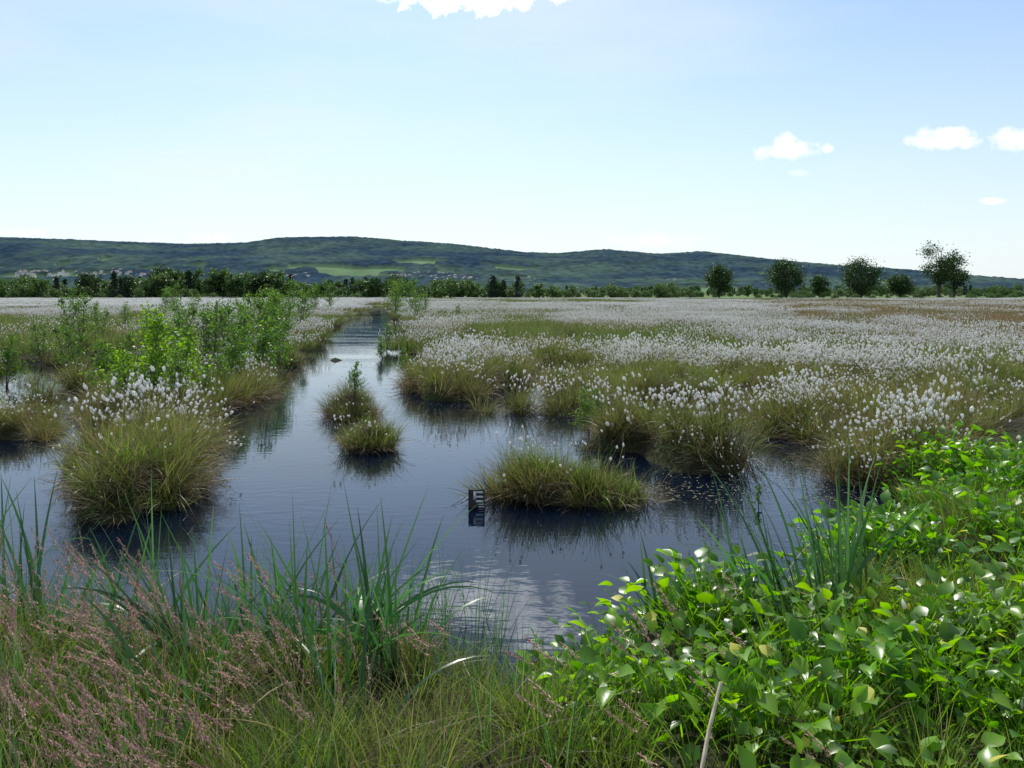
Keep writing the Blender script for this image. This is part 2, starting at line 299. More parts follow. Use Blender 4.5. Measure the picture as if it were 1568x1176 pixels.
for cx,cy,rx,ry,m in [(-2.6,12.9,.4,.5,30),(-1.8,10.25,.32,.36,24),(.45,7.78,.8,.28,48),(-3.6,7.7,.45,.7,34)]:
    r=np.sqrt(U(0,1,m)); a=U(0,6.3,m); ex.append(cx+rx*r*np.cos(a)); ey.append(cy+ry*r*np.sin(a)-(.28*rx*r*np.cos(a) if rx>.7 else 0))
ex=np.concatenate(ex); ey=np.concatenate(ey); x=np.concatenate([x,ex]); y=np.concatenate([y,ey]); d=land(x,y)
cn=fbm(x,y,2.6,21,3); right=x>-4.2-.17*(y-20)
for bx,by,br,bh in [(3.2,10.8,1.3,.13),(4.6,10.2,1.2,.12),(-7.6,12.2,.7,.25),(-5.2,10.9,.5,.3),(5.5,9.2,1,.15),(-8.5,19,1.5,.15)]: cn=cn+bh*np.exp(-((x-bx)**2+(y-by)**2)/br**2)
r1=U(0,1,len(x)); edge=d<.3
pc=np.where(right,.50,.34)+(cn-.5)*2.8
pick=np.where(r1<pc,np.where(cn+(U(0,1,len(x))-.5)*.4>np.where(right,.60,.68),rng.integers(6,8,len(x)),rng.integers(3,6,len(x))),np.where(U(0,1,len(x))<.65,rng.integers(0,3,len(x)),rng.integers(8,10,len(x))))
e=U(0,1,len(x)); pick=np.where(edge&(e<.25),rng.integers(10,12,len(x)),pick); pick=np.where(edge&(e>.25)&(e<.45),rng.integers(12,14,len(x)),pick)
pick=np.where(edge&(e>.45)&(e<.75),rng.integers(0,3,len(x)),pick)
isl=(x>-3.2)&(x<1.5)&(y<14)&((x<-1.2)|(y<8.6))&((y>9.2)|(x>-1))
e=U(0,1,len(x)); pick=np.where(isl,np.where(e<.30,rng.integers(0,3,len(x)),np.where(e<.50,rng.integers(8,10,len(x)),np.where(e<.72,rng.integers(10,12,len(x)),np.where(e<.86,rng.integers(3,5,len(x)),rng.integers(12,14,len(x)))))),pick)
isbig=(x<-2.8)&(x>-5)&(y<9.0)
e=U(0,1,len(x)); pick=np.where(isbig,np.where(e<.32,rng.integers(12,14,len(x)),np.where(e<.52,rng.integers(0,3,len(x)),np.where(e<.68,rng.integers(8,10,len(x)),np.where(e<.92,rng.integers(10,12,len(x)),rng.integers(3,5,len(x)))))),pick)
z=gz(x,y,d)-.02; z=np.maximum(z,-.04)
sc=U(.55,1.2,len(x))*np.where(isl,.8,1); sc=np.where(isl&(x<-1),sc*.85,sc); sc=np.where(pick>=12,sc*.82,sc)
lo=np.where((x<-4.6)&(y>9.5)&(y<13.5),.7,1); sc=sc*lo
sz=sc*(.65+.75*vnoise(x,y,.6,71))
tl=np.where(edge|isl|isbig,.32,.18)
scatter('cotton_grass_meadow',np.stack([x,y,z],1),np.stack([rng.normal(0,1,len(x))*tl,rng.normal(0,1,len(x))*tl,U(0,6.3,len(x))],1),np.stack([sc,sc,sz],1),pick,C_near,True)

# middle distance patches
def patch(R,n,W,L,heads,hr,m=0,straw=20):
    return tuft(n,R,L,W,(.1,1.1),m,straw,1,heads,3,hr,(L[1]*.7,L[1]*1.2),3,W*.4,4,2)
midm=[patch(.75,230,.018,(.22,.5),0,0).mesh('mid0',matsF),patch(.75,230,.018,(.22,.5),26,.019).mesh('mid1',matsF),patch(.75,200,.018,(.22,.48),60,.019).mesh('mid2',matsF),
      patch(.75,190,.018,(.25,.45),110,.020).mesh('mid3',matsF),patch(.75,230,.018,(.25,.52),0,0,straw=50).mesh('mid4',matsR)]
C_mid=coll('bog_mid_patches',midm)
n=4700; y=np.sqrt(U(21**2,64**2,n)); x=U(-1,1,n)*(.70*y+2); d=land(x,y); k=(d>.15); x,y,d=x[k],y[k],d[k]
cn=fbm(x,y*.5,4.0,31,3); right=x>-4.2-.17*(y-20)
v=.5+(cn-.5)*1.9+U(-.12,.12,len(x))+np.where(right,.01,-.08)
pick=np.digitize(v,[.42,.54,.66])
redz=(x>.25*y+ (vnoise(x,y,8,3)-.5)*14)&(y>25+(vnoise(x,y,6,8)-.5)*12)
pick=np.where(redz&(U(0,1,len(x))<np.clip((y-24)/25,.3,.8)),4,pick)
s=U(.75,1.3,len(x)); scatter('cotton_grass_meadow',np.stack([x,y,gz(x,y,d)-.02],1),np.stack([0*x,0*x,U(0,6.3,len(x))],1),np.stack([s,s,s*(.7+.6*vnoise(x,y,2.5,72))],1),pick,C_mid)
farm=[patch(2.2,330,.05,(.25,.5),0,0).mesh('far0',matsF),patch(2.2,260,.05,(.25,.45),95,.035).mesh('far1',matsF),patch(2.2,220,.05,(.25,.45),230,.037).mesh('far2',matsF),patch(2.2,350,.05,(.3,.6),8,.035,straw=40).mesh('far3',matsR),patch(2.2,160,.05,(.25,.4),420,.042).mesh('far4',matsF)]
C_far=coll('bog_far_patches',farm)
n=3900; y=np.sqrt(U(60**2,205**2,n)); x=U(-1,1,n)*(.71*y+4); d=land(x,y); k=d>.9; x,y,d=x[k],y[k],d[k]
cn=fbm(x,y*.35,16,41,3); v=.5+(cn-.5)*1.6+U(-.15,.15,len(x))+.02
pick=np.digitize(v,[.47,.60]); redz=(x>.24*y+(vnoise(x,y,14,3)-.5)*24)&(y<150); pick=np.where(redz&(U(0,1,len(x))<.78),3,pick)
pick=np.where((y>160)&(U(0,1,len(x))<.75)&(x>-20),0,pick)
pick=np.where((x<-.17*y-2)&(y>75)&(y<190)&(cn>.36),4,pick)
s=U(.8,1.3,len(x)); scatter('cotton_grass_meadow',np.stack([x,y,gz(x,y,d)-.02],1),np.stack([0*x,0*x,U(0,6.3,len(x))],1),s,pick,C_far)

# ---------------------------------------------------------------- foreground bank
def pan_tuft(n,nb=None):
    mb=MB(); p,a,q=disc(n,.10)
    az=math.pi+rng.normal(-.1,.45,n)
    P,th=ribbons(mb,p,az,U(.2,.6,n),U(.3,.9,n),U(.5,.8,n),np.full(n,.003),7,1,prof='s')
    A=P[:,-2]; B=P[:,-1]
    for k in range(n):
        m=60; t=U(-.5,1.05,m); c=A[k]+(B[k]-A[k])*t[:,None]*1.0; w=.013*(1.15-t)
        base=c+rng.normal(0,1,(m,3))*w[:,None]*.45
        d=(B[k]-A[k])/np.linalg.norm(B[k]-A[k]); d2=d+rng.normal(0,.28,(m,3)); d2/=np.linalg.norm(d2,axis=1)[:,None]
        s=np.cross(d2,rng.normal(size=(m,3))); s/=np.linalg.norm(s,axis=1)[:,None]
        ll=U(.010,.02,m)[:,None]
        V=np.stack([base,base+d2*ll*.5+s*.0022,base+d2*ll,base+d2*ll*.5-s*.0022],1)
        mb.add(V,np.arange(m*4).reshape(m,4),0,np.repeat(U(0,1,m),4),np.repeat(U(0,1,m)*.6+.4*rng.random(),4))
    nb=nb or n*5; p,a,q=disc(nb,.12); ribbons(mb,p,a,U(0,.5,nb),U(.2,1.3,nb),U(.2,.45,nb),U(.004,.007,nb),5,2)
    return mb.mesh('panicle_grass',[M_pan,M_stem,M_lush])
C_pan=coll('panicle_tufts',[pan_tuft(5),pan_tuft(7),pan_tuft(4),pan_tuft(2,5)])
n=560; x=U(-3.8,1.3,n); y=U(1.6,4.05,n); d=land(x,y)
k=(d>.1)&(U(0,1,n)<np.clip((-.3-x)*.9,.10,1)*np.clip(1.8-(y-2)*.7,.2,1)); x,y=x[k],y[k]
scatter('purple_moor_grass',np.stack([x,y,gz(x,y)-.01],1),np.stack([0*x,0*x,rng.normal(0,.35,len(x))],1),U(.7,1.0,len(x)),np.where(x>-.4,3,rng.integers(0,3,len(x))),C_pan,True)
fg=[tuft(60,.09,(.12,.32),.006,(.2,1.5),straw=5,seg=5).mesh('fg0',matsL),tuft(50,.09,(.15,.36),.005,(.3,1.6),straw=7,seg=5).mesh('fg1',matsL),
    tuft(36,.08,(.2,.40),.0045,(.3,1.3),straw=14,seg=5).mesh('fg2',mats),tuft(20,.05,(.4,.65),.006,(.1,.7),straw=4,seg=5).mesh('fg3',[M_cat,M_straw,M_stem])]
C_fg=coll('bank_grass_tufts',fg)
def calzone(x,y): return (x>.05+(vnoise(x,y,.6,3)-.5)*.6)&(y>3.0+(vnoise(x,y,.5,4)-.5)*.7)
n=4400; x=U(-4.8,6.8,n); y=U(1.3,8.2,n); d=land(x,y); k=(d>.0)&(fgmask(x,y)>.5)&(abs(x)<.72*y+1.2); x,y,d=x[k],y[k],d[k]
grassy=fbm(x,y,1.2,51,2)>.60
k=(~calzone(x,y)|grassy|(U(0,1,len(x))<.3))&(vnoise(x,y,.35,66)>.22); x,y,d=x[k],y[k],d[k]
pick=rng.integers(0,3,len(x)); pick=np.where((x<.2)&(U(0,1,len(x))<.09),3,pick); pick=np.where((x>0)&(pick==2),0,pick); pick=np.where((x<0)&(pick<2)&(U(0,1,len(x))<.4),2,pick)
scatter('bank_grass',np.stack([x,y,gz(x,y,d)-.01],1),np.stack([rng.normal(0,.1,len(x)),rng.normal(0,.1,len(x)),U(0,6.3,len(x))],1),U(.7,1.25,len(x))*np.where(x>0,.85,.95)*np.where((y>3.5)&(x<.5),.72,1),pick,C_fg,True)
n=230; x=U(-3.6,-.1,n); y=U(3.9,4.9,n); 
scatter('emergent_rush',np.stack([x,y,0*x-.05],1),np.stack([0*x,0*x,U(0,6.3,n)],1),U(.6,1.05,n),np.full(n,0),coll('rush_parts',[tuft(6,.06,(.3,.7),.005,(.0,.6),straw=0,seg=5).mesh('rush',[M_cat,M_straw,M_stem])]),True)

# bog arum
def arum(nl,flower=False,yellow=0,st=(.10,.26)):
    mb=MB(); p,a,q=disc(nl,.05); az=a+rng.normal(0,.5,nl)
    P,th=ribbons(mb,p,az,U(.1,.7,nl),U(.1,.6,nl),U(*st,nl),np.full(nl,.005),3,0,prof='s')
    K=6; s=np.linspace(0,1,K+1); prof=np.array([.20,.36,.42,.39,.29,.14,.01])
    back=np.array([-.13,0,0,0,0,0,0])
    for i in range(nl):
        tip=P[i,-1]; Ls=U(.038,.082); yaw=az[i]+rng.normal(0,.6); pit=U(-.7,1.1); rol=rng.normal(0,.5)
        f=np.array([math.cos(yaw)*math.cos(pit),math.sin(yaw)*math.cos(pit),math.sin(pit)]); sd=np.array([-math.sin(yaw),math.cos(yaw),0]); up=np.cross(f,sd)
        sd2=sd*math.cos(rol)+up*math.sin(rol); up2=np.cross(f,sd2); fold=U(.1,.7)
        mid=tip+f*s[:,None]*Ls-up2*(s**2)[:,None]*Ls*.18
        lf=mid+sd2*(prof*Ls)[:,None]+up2*(prof*Ls*fold)[:,None]+f*(back*Ls)[:,None]
        rt=mid-sd2*(prof*Ls)[:,None]+up2*(prof*Ls*fold)[:,None]+f*(back*Ls)[:,None]
        V=np.stack([lf,mid,rt],1); F=np.array([(k*3+c,k*3+c+1,k*3+c+4,k*3+c+3) for k in range(K) for c in (0,1)])
        mb.add(V,F,2 if i<yellow else 0,np.repeat(s,3),U(0,1))
    if flower:
        h=U(.20,.27); tube(mb,[(0,0,0),(.01,0,h)],[.004,.003],0,5); tube(mb,[(.01,0,h),(.012,0,h+.010),(.014,0,h+.022)],[.005,.007,.003],2,7)
        Ls=.045; pr=np.array([.2,.42,.48,.4,.26,.1,.01]); mid=np.array([(-.002,0,h)])+np.stack([-.010*np.sin(s*3),0*s,s*Ls],1)
        lf=mid+np.stack([pr*Ls*.3,pr*Ls,0*s],1); rt=mid+np.stack([pr*Ls*.3,-pr*Ls,0*s],1)
        V=np.stack([lf,mid,rt],1); F=np.array([(k*3+c,k*3+c+1,k*3+c+4,k*3+c+3) for k in range(K) for c in (0,1)])
        mb.add(V,F,1,np.repeat(s,3),.5)
    return mb.mesh('arum',[M_calla,M_spathe,M_yel],True)
C_ar=coll('bog_arum_plants',[arum(7),arum(8,st=(.08,.2)),arum(9,st=(.14,.32)),arum(6,True),arum(8,False,1),arum(6,True)])
n=5200; x=U(-.3,6.8,n); y=U(2.3,8.4,n); d=land(x,y); k=(d>-.18)&(fgmask(x,y)>.4)&(x<.72*y+.9); x,y,d=x[k],y[k],d[k]
grassy=fbm(x,y,1.2,51,2)>.62
k=calzone(x,y)&~grassy&(fbm(x,y,.5,61,2)>.41)|((U(0,1,len(x))<.06)&(x>.2)); x,y,d=x[k],y[k],d[k]
e=U(0,1,len(x)); pick=np.where(e<.79,rng.integers(0,3,len(x)),np.where(e<.92,4,np.where(e<.96,3,5)))
scatter('bog_arum',np.stack([x,y,np.maximum(gz(x,y,d),-.06)],1),np.stack([rng.normal(0,.15,len(x)),rng.normal(0,.15,len(x)),U(0,6.3,len(x))],1),U(.65,1.25,len(x)),pick,C_ar,True)

# cattails
def cattail(n,L=(.6,1.0),bias=None,bf=.3):
    mb=MB(); p,a,q=disc(n,.10); az=a if bias is None else bias+rng.normal(0,.7,n)
    cv=U(.05,.8,n); bent=U(0,1,n)<bf; cv=np.where(bent,U(1.3,2.4,n),cv)
    ribbons(mb,p,az,U(.02,.4,n),cv,U(*L,n),U(.012,.023,n),9,0,tw=U(-1.0,1.0,n))
    k=max(2,n//4); p,a,q=disc(k,.1); ribbons(mb,p,a,U(.3,.9,k),U(.6,1.6,k),U(.4,.7,k),U(.007,.012,k),7,1)
    return mb.mesh('cattail',[M_cat,M_straw],True)
for (x,y,nn,hh,b) in [(-1.3,3.95,18,.98,None),(-1.0,3.75,18,1.0,None),(-.72,3.9,20,1.0,.5),(-.55,3.65,18,.98,2.6),(-1.6,4.1,14,.95,None),(-1.95,4.15,12,.85,None),(-.85,4.15,18,.95,None),(-.58,4.1,14,.9,None),(-1.15,4.2,14,.95,None),(-.8,3.55,12,.9,None),(-1.5,3.7,14,1.0,2.8),(-1.75,3.9,12,.95,2.6),
                   (-3.0,4.7,14,1.15,2.6),(-2.75,4.5,12,1.0,2.9),(-3.3,4.6,13,1.1,None),(-2.5,4.2,10,.95,2.7),(1.55,4.35,16,1.1,2.5),(1.68,4.2,16,1.05,1.9),(1.42,4.15,12,.92,3.0),(1.85,4.35,13,1.0,.8),(1.3,4.3,9,.9,2.8),(1.95,4.6,10,.95,2.4),(.75,4.1,7,.75,2.5),(-1.3,3.2,8,.8,None),(-.6,3.0,8,.8,None),(-1.9,3.6,9,.85,None),(-2.35,4.0,8,.8,None)]:
    link('cattail_plant',cattail(nn,(.55*hh,1.0*hh),b),(x,y,float(max(gz(np.array([x]),np.array([y]))[0],-.1))-.02))

# birch saplings
def sapling(h,nb,leaves,ls,mt):
    mb=MB()
    for s in range(rng.integers(2,4)):
        az=U(0,6.3); le=U(0,.25); hh=h*U(.7,1); k=6; t=np.linspace(0,1,k)
        px=np.cos(az)*np.sin(le)*hh*t**1.3+rng.normal(0,.01,k).cumsum(); py=np.sin(az)*np.sin(le)*hh*t**1.3+rng.normal(0,.01,k).cumsum()
        tr=np.stack([px,py,t*hh],1); tube(mb,tr,np.linspace(.010,.002,k)*h,1,5)
        for b in range(nb):
            tt=U(.15,.97); c=np.array([np.interp(tt,t,tr[:,i]) for i in range(3)]); a=U(0,6.3); l=h*.34*(1.15-tt)*U(.6,1.2); up=U(.3,1.0)
            e=c+np.array([math.cos(a)*l,math.sin(a)*l,up*l]); m=(c+e)/2+np.array([0,0,-.04*l]); tube(mb,[c,m,e],[.004*h,.003*h,.0015*h],1,3)
            m=leaves//nb; q=U(.15,1.05,m)[:,None]; P=c+(e-c)*q+rng.normal(0,.04*h**.5,(m,3)); quads(mb,P,U(.6,1.2,m)*ls,0,.75)
    return mb.mesh('birch_sapling',[mt,M_bbark])
S=[sapling(1.4,22,480,.05,M_birch),sapling(1.2,20,420,.05,M_birch),sapling(1.7,24,450,.055,M_birchD),sapling(1.9,26,480,.06,M_birchD),sapling(1.3,18,340,.055,M_birchD)]
def gz1(x,y): return max(-.05,float(gz(np.array([x]),np.array([y]))[0]))
L1=[(-5.5,12.2,0,1.15),(-5.25,12.7,1,1.15),(-5.9,12.9,0,1.05),(-6.1,12.3,1,.95),(-5.2,11.9,1,.85),(-5.65,11.7,1,.8),(-6.0,17.8,2,1.05),(-6.6,18.6,3,1.05),(-5.7,19.5,2,1.05),(-7.3,19.5,3,1.05),(-5.45,17.2,4,1.15),(-6.9,17,4,1.2),(-5.7,16.2,4,1.1),(-6.3,21,3,1.1),
    (-5.3,18.2,2,.85),(-6.2,15.6,0,.8),(-7.8,17.8,2,.95),(-8.3,19,3,.95),(-6.8,16,2,.8),(-7.2,14.2,4,.9),(-9.2,19.2,2,.8),(-10,18.4,3,.75),(-10.8,17,4,.9),(-12.2,18.8,3,.8),(-7.0,18.2,2,1),(-6.1,19.8,0,1.0),(-6.9,20.3,2,1.0),
    (-7.0,22.5,3,1.1),(-8,22,2,1),(-7.4,25,3,1),(-8.5,26,3,1.2),(-5.35,15.2,4,.95),(-5.2,14.3,4,.7),(-9.6,21,2,.95),(-13,22,2,.95),(-12,16.5,4,.9),(-10.3,31,3,1.1),(-9.2,30,3,1.15),(-10.5,36,3,1.2),(-12,42,3,1.2),(-13,50,3,1.3),(-15,60,3,1.4),
    (-6.0,50,2,1.2),(-8.6,58,3,1.6),(-8.3,66,3,1.9),(-6.5,60,2,1.3),(-3.5,52,2,.8),(-11.0,74,3,2.0),(-18,45,2,1.2),(-16,33,2,.9),(-20,38,3,.9),(-22,30,4,.9),(-17,75,3,1.8),(-12.5,84,3,2.2),(-22,80,3,1.8),(-2.5,19,4,.6),(-1.0,17.4,4,.5),(-4.4,28,4,.8),(1.3,12.4,4,.45),(-3.9,24,4,.6),
    (-2.55,12.9,4,.45),(1.1,11.3,4,.55),(-7.8,11.8,0,.6),(-7.6,15.0,4,.95),(-4.75,11.4,4,.6),(-5.2,13.3,4,.75),(-14,27,2,.9),(-24,55,3,1.3),(-30,70,3,1.5),(-6.4,14.2,0,.8),(-8.9,21.5,2,1.1),(-9.8,24,3,1.1),(-11.3,20.2,2,.9),(-13.2,24.5,3,1.0),(-15.5,28,2,1.2),(-7.9,28,3,1.1),(-8.8,33,3,1.1)]
for x,y,i,s in L1: link('birch_sapling',S[i],(x,y,gz1(x,y)-.03),U(0,6.3),s*U(.92,1.06))
for x,y,h in [(-7.6,20.5,1.7),(-8.0,21.5,1.5),(-11,24,1.1)]:
    mb=MB(); tube(mb,[(0,0,0),(.03,.02,h*.5),(.01,0,h)],[.05,.04,.02],0,7); tube(mb,[(.03,.02,h*.55),(.14,.03,h*.75)],[.018,.006],0,5); tube(mb,[(.02,.01,h*.7),(-.1,.05,h*.9)],[.014,.005],0,5)
    link('dead_tree_snag',mb.mesh('dead_tree_snag',[M_dead],True),(x,y,gz1(x,y)),U(0,6))

# ---------------------------------------------------------------- trees
def tree(h,w,nc,leaf,base=.22,gap=0,shape='round',mt=M_tree,nleaf=70,trunkr=None):
    mb=MB(); tr=trunkr or h*.024; cz=h*(base+1)/2; rz=h*(1-base)/2
    k=6; t=np.linspace(0,1,k); bx=rng.normal(0,.012*h,k).cumsum(); bx[0]=0
    pts=np.stack([bx,bx[::-1]*.3,t*h*.82],1); tube(mb,pts,tr*(1.15-t),1,8)
    for c in range(nc):
        v=rng.normal(size=3); v/=np.linalg.norm(v); r=U(.45,1)**.5
        c0=np.array([v[0]*w/2*r*.85,v[1]*w/2*r*.85,cz+v[2]*rz*r*.88])
        if shape=='cone': tt=U(0,1)**1.4; a=U(0,6.3); rr=(1-tt)*w/2*U(.5,1); c0=np.array([math.cos(a)*rr,math.sin(a)*rr,h*(base+(1-base)*tt)])
        if gap and vnoise(np.array([c0[0]]),np.array([c0[2]]),h*.16,77)[0]<gap: continue
        zz=max(h*base*.8,c0[2]-U(.15,.35)*h); s=np.array([np.interp(min(zz/(h*.82),1),t,bx),0,min(zz,h*.8)])
        if shape!='cone' and c%2==0: tube(mb,[s,(s+c0)/2+np.array([0,0,.02*h]),c0],[tr*.35,tr*.22,tr*.08],1,5)
        cr=w*U(.08,.16); P=c0+rng.normal(0,1,(nleaf,3))*np.array([cr,cr,cr*.7])*.8
        if shape=='cone': P[:,2]-=.3*np.hypot(P[:,0]-c0[0],P[:,1]-c0[1])
        quads(mb,P,U(.6,1.3,nleaf)*leaf,0,.8,t=np.full(nleaf,U(0,1)))
    return mb.mesh('tree',[mt,M_bark])
for nm,x,y,h,w,nc,gp,b in [('oak_tree',52,200,9.4,6.8,75,0,.13),('oak_tree',68.8,200,10.8,8.4,90,0,.12),('oak_tree',88.5,202,10.6,9.4,90,.22,.12),('lime_tree',100,205,6.8,6.4,60,0,.18),
      ('ash_tree',107.5,200,15.6,9.5,100,.42,.24),('ash_tree',113.2,204,11.5,6.8,60,.34,.22),('maple_tree',83.0,215,6.8,5,40,0,.18)]:
    link(nm,tree(h,w,nc,.36,b,gp,nleaf=85),(x,y,0),U(0,6.3))
TL=[tree(7,5.5,34,.5,.02,mt=M_treeL,nleaf=36),tree(6,6.5,34,.5,.0,mt=M_treeL,nleaf=36),tree(8,4.6,34,.5,.08,mt=M_treeL,nleaf=36),tree(8.5,3.6,60,.45,.03,shape='cone',mt=M_con,nleaf=26),tree(4,5.5,30,.45,.0,mt=M_treeL,nleaf=36),tree(7.5,7,40,.55,.02,mt=M_tree,nleaf=36)]
C_tl=coll('distant_trees',TL)
P=[];sc=[];pk=[]
def band(n,x0,x1,y0,y1,s0,s1,types):
    x=U(x0,x1,n); y=U(y0,y1,n); hn=.7+.6*fbm(x,y*0,22,5,3)
    for i in range(n): P.append((x[i],y[i],-.1)); sc.append(U(s0,s1)*hn[i]); pk.append(types[rng.integers(0,len(types))])
band(300,-190,-30,214,262,.5,.98,[0,0,1,2,4,2,5,3])
band(60,-160,-40,208,214,.3,.55,[4,4,0])
band(80,-45,60,240,300,.5,.95,[0,1,4,4,2])
band(10,-8,4,236,250,.75,.95,[3,3,5]); band(8,-75,-64,214,230,.95,1.25,[0,2,5]); band(9,-98,-76,214,228,1.0,1.2,[2,5,0])
band(130,40,340,300,420,.45,.85,[0,1,4,2,4])
band(300,-420,520,420,720,.6,1.0,[0,1,4,5,3,2]); band(320,-700,900,800,1400,.8,1.4,[0,1,5,3,2])
band(30,70,150,215,240,.25,.5,[4,4,0])
P=np.array(P); scatter('distant_tree_line',P,np.stack([0*P[:,0],0*P[:,0],U(0,6.3,len(P))],1),np.array(sc),pk,C_tl)

# ---------------------------------------------------------------- hills
us=np.array([-900,-300,0,100,200,300,400,450,550,620,700,800,850,920,1000,1060,1100,1180,1250,1300,1400,1500,1600,2000,3200.])
vs=np.array([400,372,367,370,374,378,376,368,367,373,378,390,392,386,393,389,394,404,413,420,431,439,443,446,447.])
YR=4200.
def P_(x): return np.interp(x,(us-784)/1220*YR,(448-vs)/1220*YR)
def hill(x,y):
    t=ss(y,2250,YR); b=P_(x); 
    f=fbm(x,y,700,91,3)-.5
    z=b*t*(1+.6*f*(1-t))+(b*.22*np.exp(-((y-3150-250*np.sin(x/600))/260)**2)*(vnoise(x,y*0,900,92)))
    z=z*(1-.6*ss(y,YR,YR+900)); return z
def at_view(u,v):  # place on the slope whose height/distance ratio is (448-v)/1220
    yy=np.linspace(2300,4100,200); xx=(u-784)/1220*yy; r=hill(xx,yy)/yy; k=np.argmax(r>(448-v)/1220); return xx[k],yy[k]
hx=np.linspace(-6500,8200,1500); hy=np.concatenate([np.linspace(2200,4300,190),np.linspace(4330,5200,12)]); HX,HY=np.meshgrid(hx,hy); HZ=hill(HX,HY)
fld=(fbm(HX,HY*1.3,330,95,2)>.70)&(HY<3050)
for u,v,rx,ry in [(650,402,110,90),(620,414,200,45),(545,417,130,35),(460,416,110,30),(560,423,160,30),(690,412,60,45),(1030,432,150,40),(1090,436,120,40),(235,412,50,30),(300,408,40,40),(800,428,120,30),(120,424,260,30),(100,405,40,40)]:
    cx,cy=at_view(u,v); fld|=((HX-cx)/rx)**2+((HY-cy)/ry)**2+(vnoise(HX,HY,90,96)-.5)*.8<1
fld&=~((fbm(HX,HY,110,99,2)>.60))
canopy=vnoise(HX,HY,22,97)*7+vnoise(HX,HY,11,98)*5
HZ=HZ+np.where(fld,0,canopy+8)*ss(HZ,2,20)-3
col=np.zeros(HX.shape+(4,)); col[...,3]=1
tn=ss(fbm(HX,HY,170,101,4),.3,.7)[...,None]; t2=vnoise(HX,HY,16,103)[...,None]
fc=np.array([.034,.060,.080])*(1-tn)+np.array([.060,.098,.085])*tn; fc=fc*(.58+.80*t2)  # forest greens shifted blue: distance haze is painted into the vertex colour
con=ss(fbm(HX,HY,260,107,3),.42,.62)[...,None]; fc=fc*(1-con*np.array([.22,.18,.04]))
gc=np.array([.13,.20,.11])*(.85+.3*vnoise(HX,HY,60,104)[...,None])
col[...,:3]=np.where(fld[...,None],gc,fc)
mb=MB(); nx,ny=len(hx),len(hy); idx=(np.arange(ny-1)[:,None]*nx+np.arange(nx-1)[None,:])
mb.add(np.stack([HX,HY,HZ],-1),np.stack([idx,idx+1,idx+nx+1,idx+nx],-1),0,0.,0.)
mh,nt=newmat('hill_forest_hazed'); L=nt.links.new; at=N(nt,'ShaderNodeAttribute',attribute_name='Col'); p=N(nt,'ShaderNodeBsdfPrincipled'); p.inputs['Roughness'].default_value=1; p.inputs['Specular IOR Level'].default_value=0; L(at.outputs['Color'],p.inputs['Base Color']); o=N(nt,'ShaderNodeOutputMaterial'); L(p.outputs[0],o.inputs[0])
me=mb.mesh('hills',[mh]); ca=me.color_attributes.new('Col','FLOAT_COLOR','POINT'); ca.data.foreach_set('color',col.reshape(-1).astype(np.float32)); link('hills',me)
# village
mb=MB()
def house(x,y,z,w,l,h,a):
    c,s=math.cos(a),math.sin(a)
    def tf(p): p=np.array(p,float); return np.stack([x+p[:,0]*c-p[:,1]*s,y+p[:,0]*s+p[:,1]*c,z+p[:,2]],1)
    b=tf([(-w,-l,-4),(w,-l,-4),(w,l,-4),(-w,l,-4),(-w,-l,h),(w,-l,h),(w,l,h),(-w,l,h)]); mb.add(b,np.array([(0,1,5,4),(1,2,6,5),(2,3,7,6),(3,0,4,7)]),0,0,0)
    r=tf([(-w-.6,-l-.6,h-.3),(w+.6,-l-.6,h-.3),(w+.6,l+.6,h-.3),(-w-.6,l+.6,h-.3),(0,-l-.6,h+w*.6),(0,l+.6,h+w*.6)])
    mb.add(r,np.array([(0,4,5,3),(1,2,5,4)]),1,0,0)
    g=tf([(-w,-l,h),(w,-l,h),(0,-l,h+w*.55),(0,-l,h+w*.55),(-w,l,h),(w,l,h),(0,l,h+w*.55),(0,l,h+w*.55)]); mb.add(g,np.array([(0,1,2,3),(4,5,6,7)]),0,0,0)
    for fx in (-.5,.5):
        for zz in (1.2,4.2):
            if zz+1.3<h:
                q=tf([(fx*w-.8,-l-.05,zz),(fx*w+.8,-l-.05,zz),(fx*w+.8,-l-.05,zz+1.4),(fx*w-.8,-l-.05,zz+1.4)]); mb.add(q,np.array([(0,1,2,3)]),2,0,0)
for (u0,u1,n,v0,v1) in [(20,235,50,418,427),(170,200,6,416,421),(330,380,8,422,428),(425,475,12,422,429),(600,700,24,421,430),(690,830,12,427,432),(1020,1050,3,432,434)]:
    for i in range(n):
        xx,yy=at_view(U(u0,u1),U(v0,v1)); zz=float(hill(np.array([xx]),np.array([yy]))[0])
        house(xx,yy,zz+5,U(3.5,6),U(4,8),U(4.5,7.5),U(-.8,.8))
link('distant_village',mb.mesh('distant_village',[M_wall,M_roof,M_win]))

# ---------------------------------------------------------------- water gauge
root=bpy.data.objects.new('water_level_gauge',None); root.location=(-.33,7.40,0); bpy.context.scene.collection.objects.link(root)
def box(mb,x0,x1,y0,y1,z0,z1,m):
    v=np.array([(x0,y0,z0),(x1,y0,z0),(x1,y1,z0),(x0,y1,z0),(x0,y0,z1),(x1,y0,z1),(x1,y1,z1),(x0,y1,z1)],float)
    mb.add(v,np.array([(0,1,5,4),(1,2,6,5),(2,3,7,6),(3,0,4,7),(4,5,6,7),(0,3,2,1)]),m,0,0)
def part(nm,f,mts):
    mb=MB(); f(mb); o=link(nm,mb.mesh(nm,mts)); o.parent=root; return o
part('board',lambda m:box(m,-.075,.075,0,.012,-.3,.17,0),[M_black])
def Ef(m):
    for z0 in (.05,.092,.134): box(m,-.005,.062,-.004,-.001,z0,z0+.02,0)
    box(m,-.028,-.005,-.004,-.001,.075,.154,0)
    for z0 in (.005,.028): box(m,.02,.07,-.004,-.001,z0,z0+.010,0)
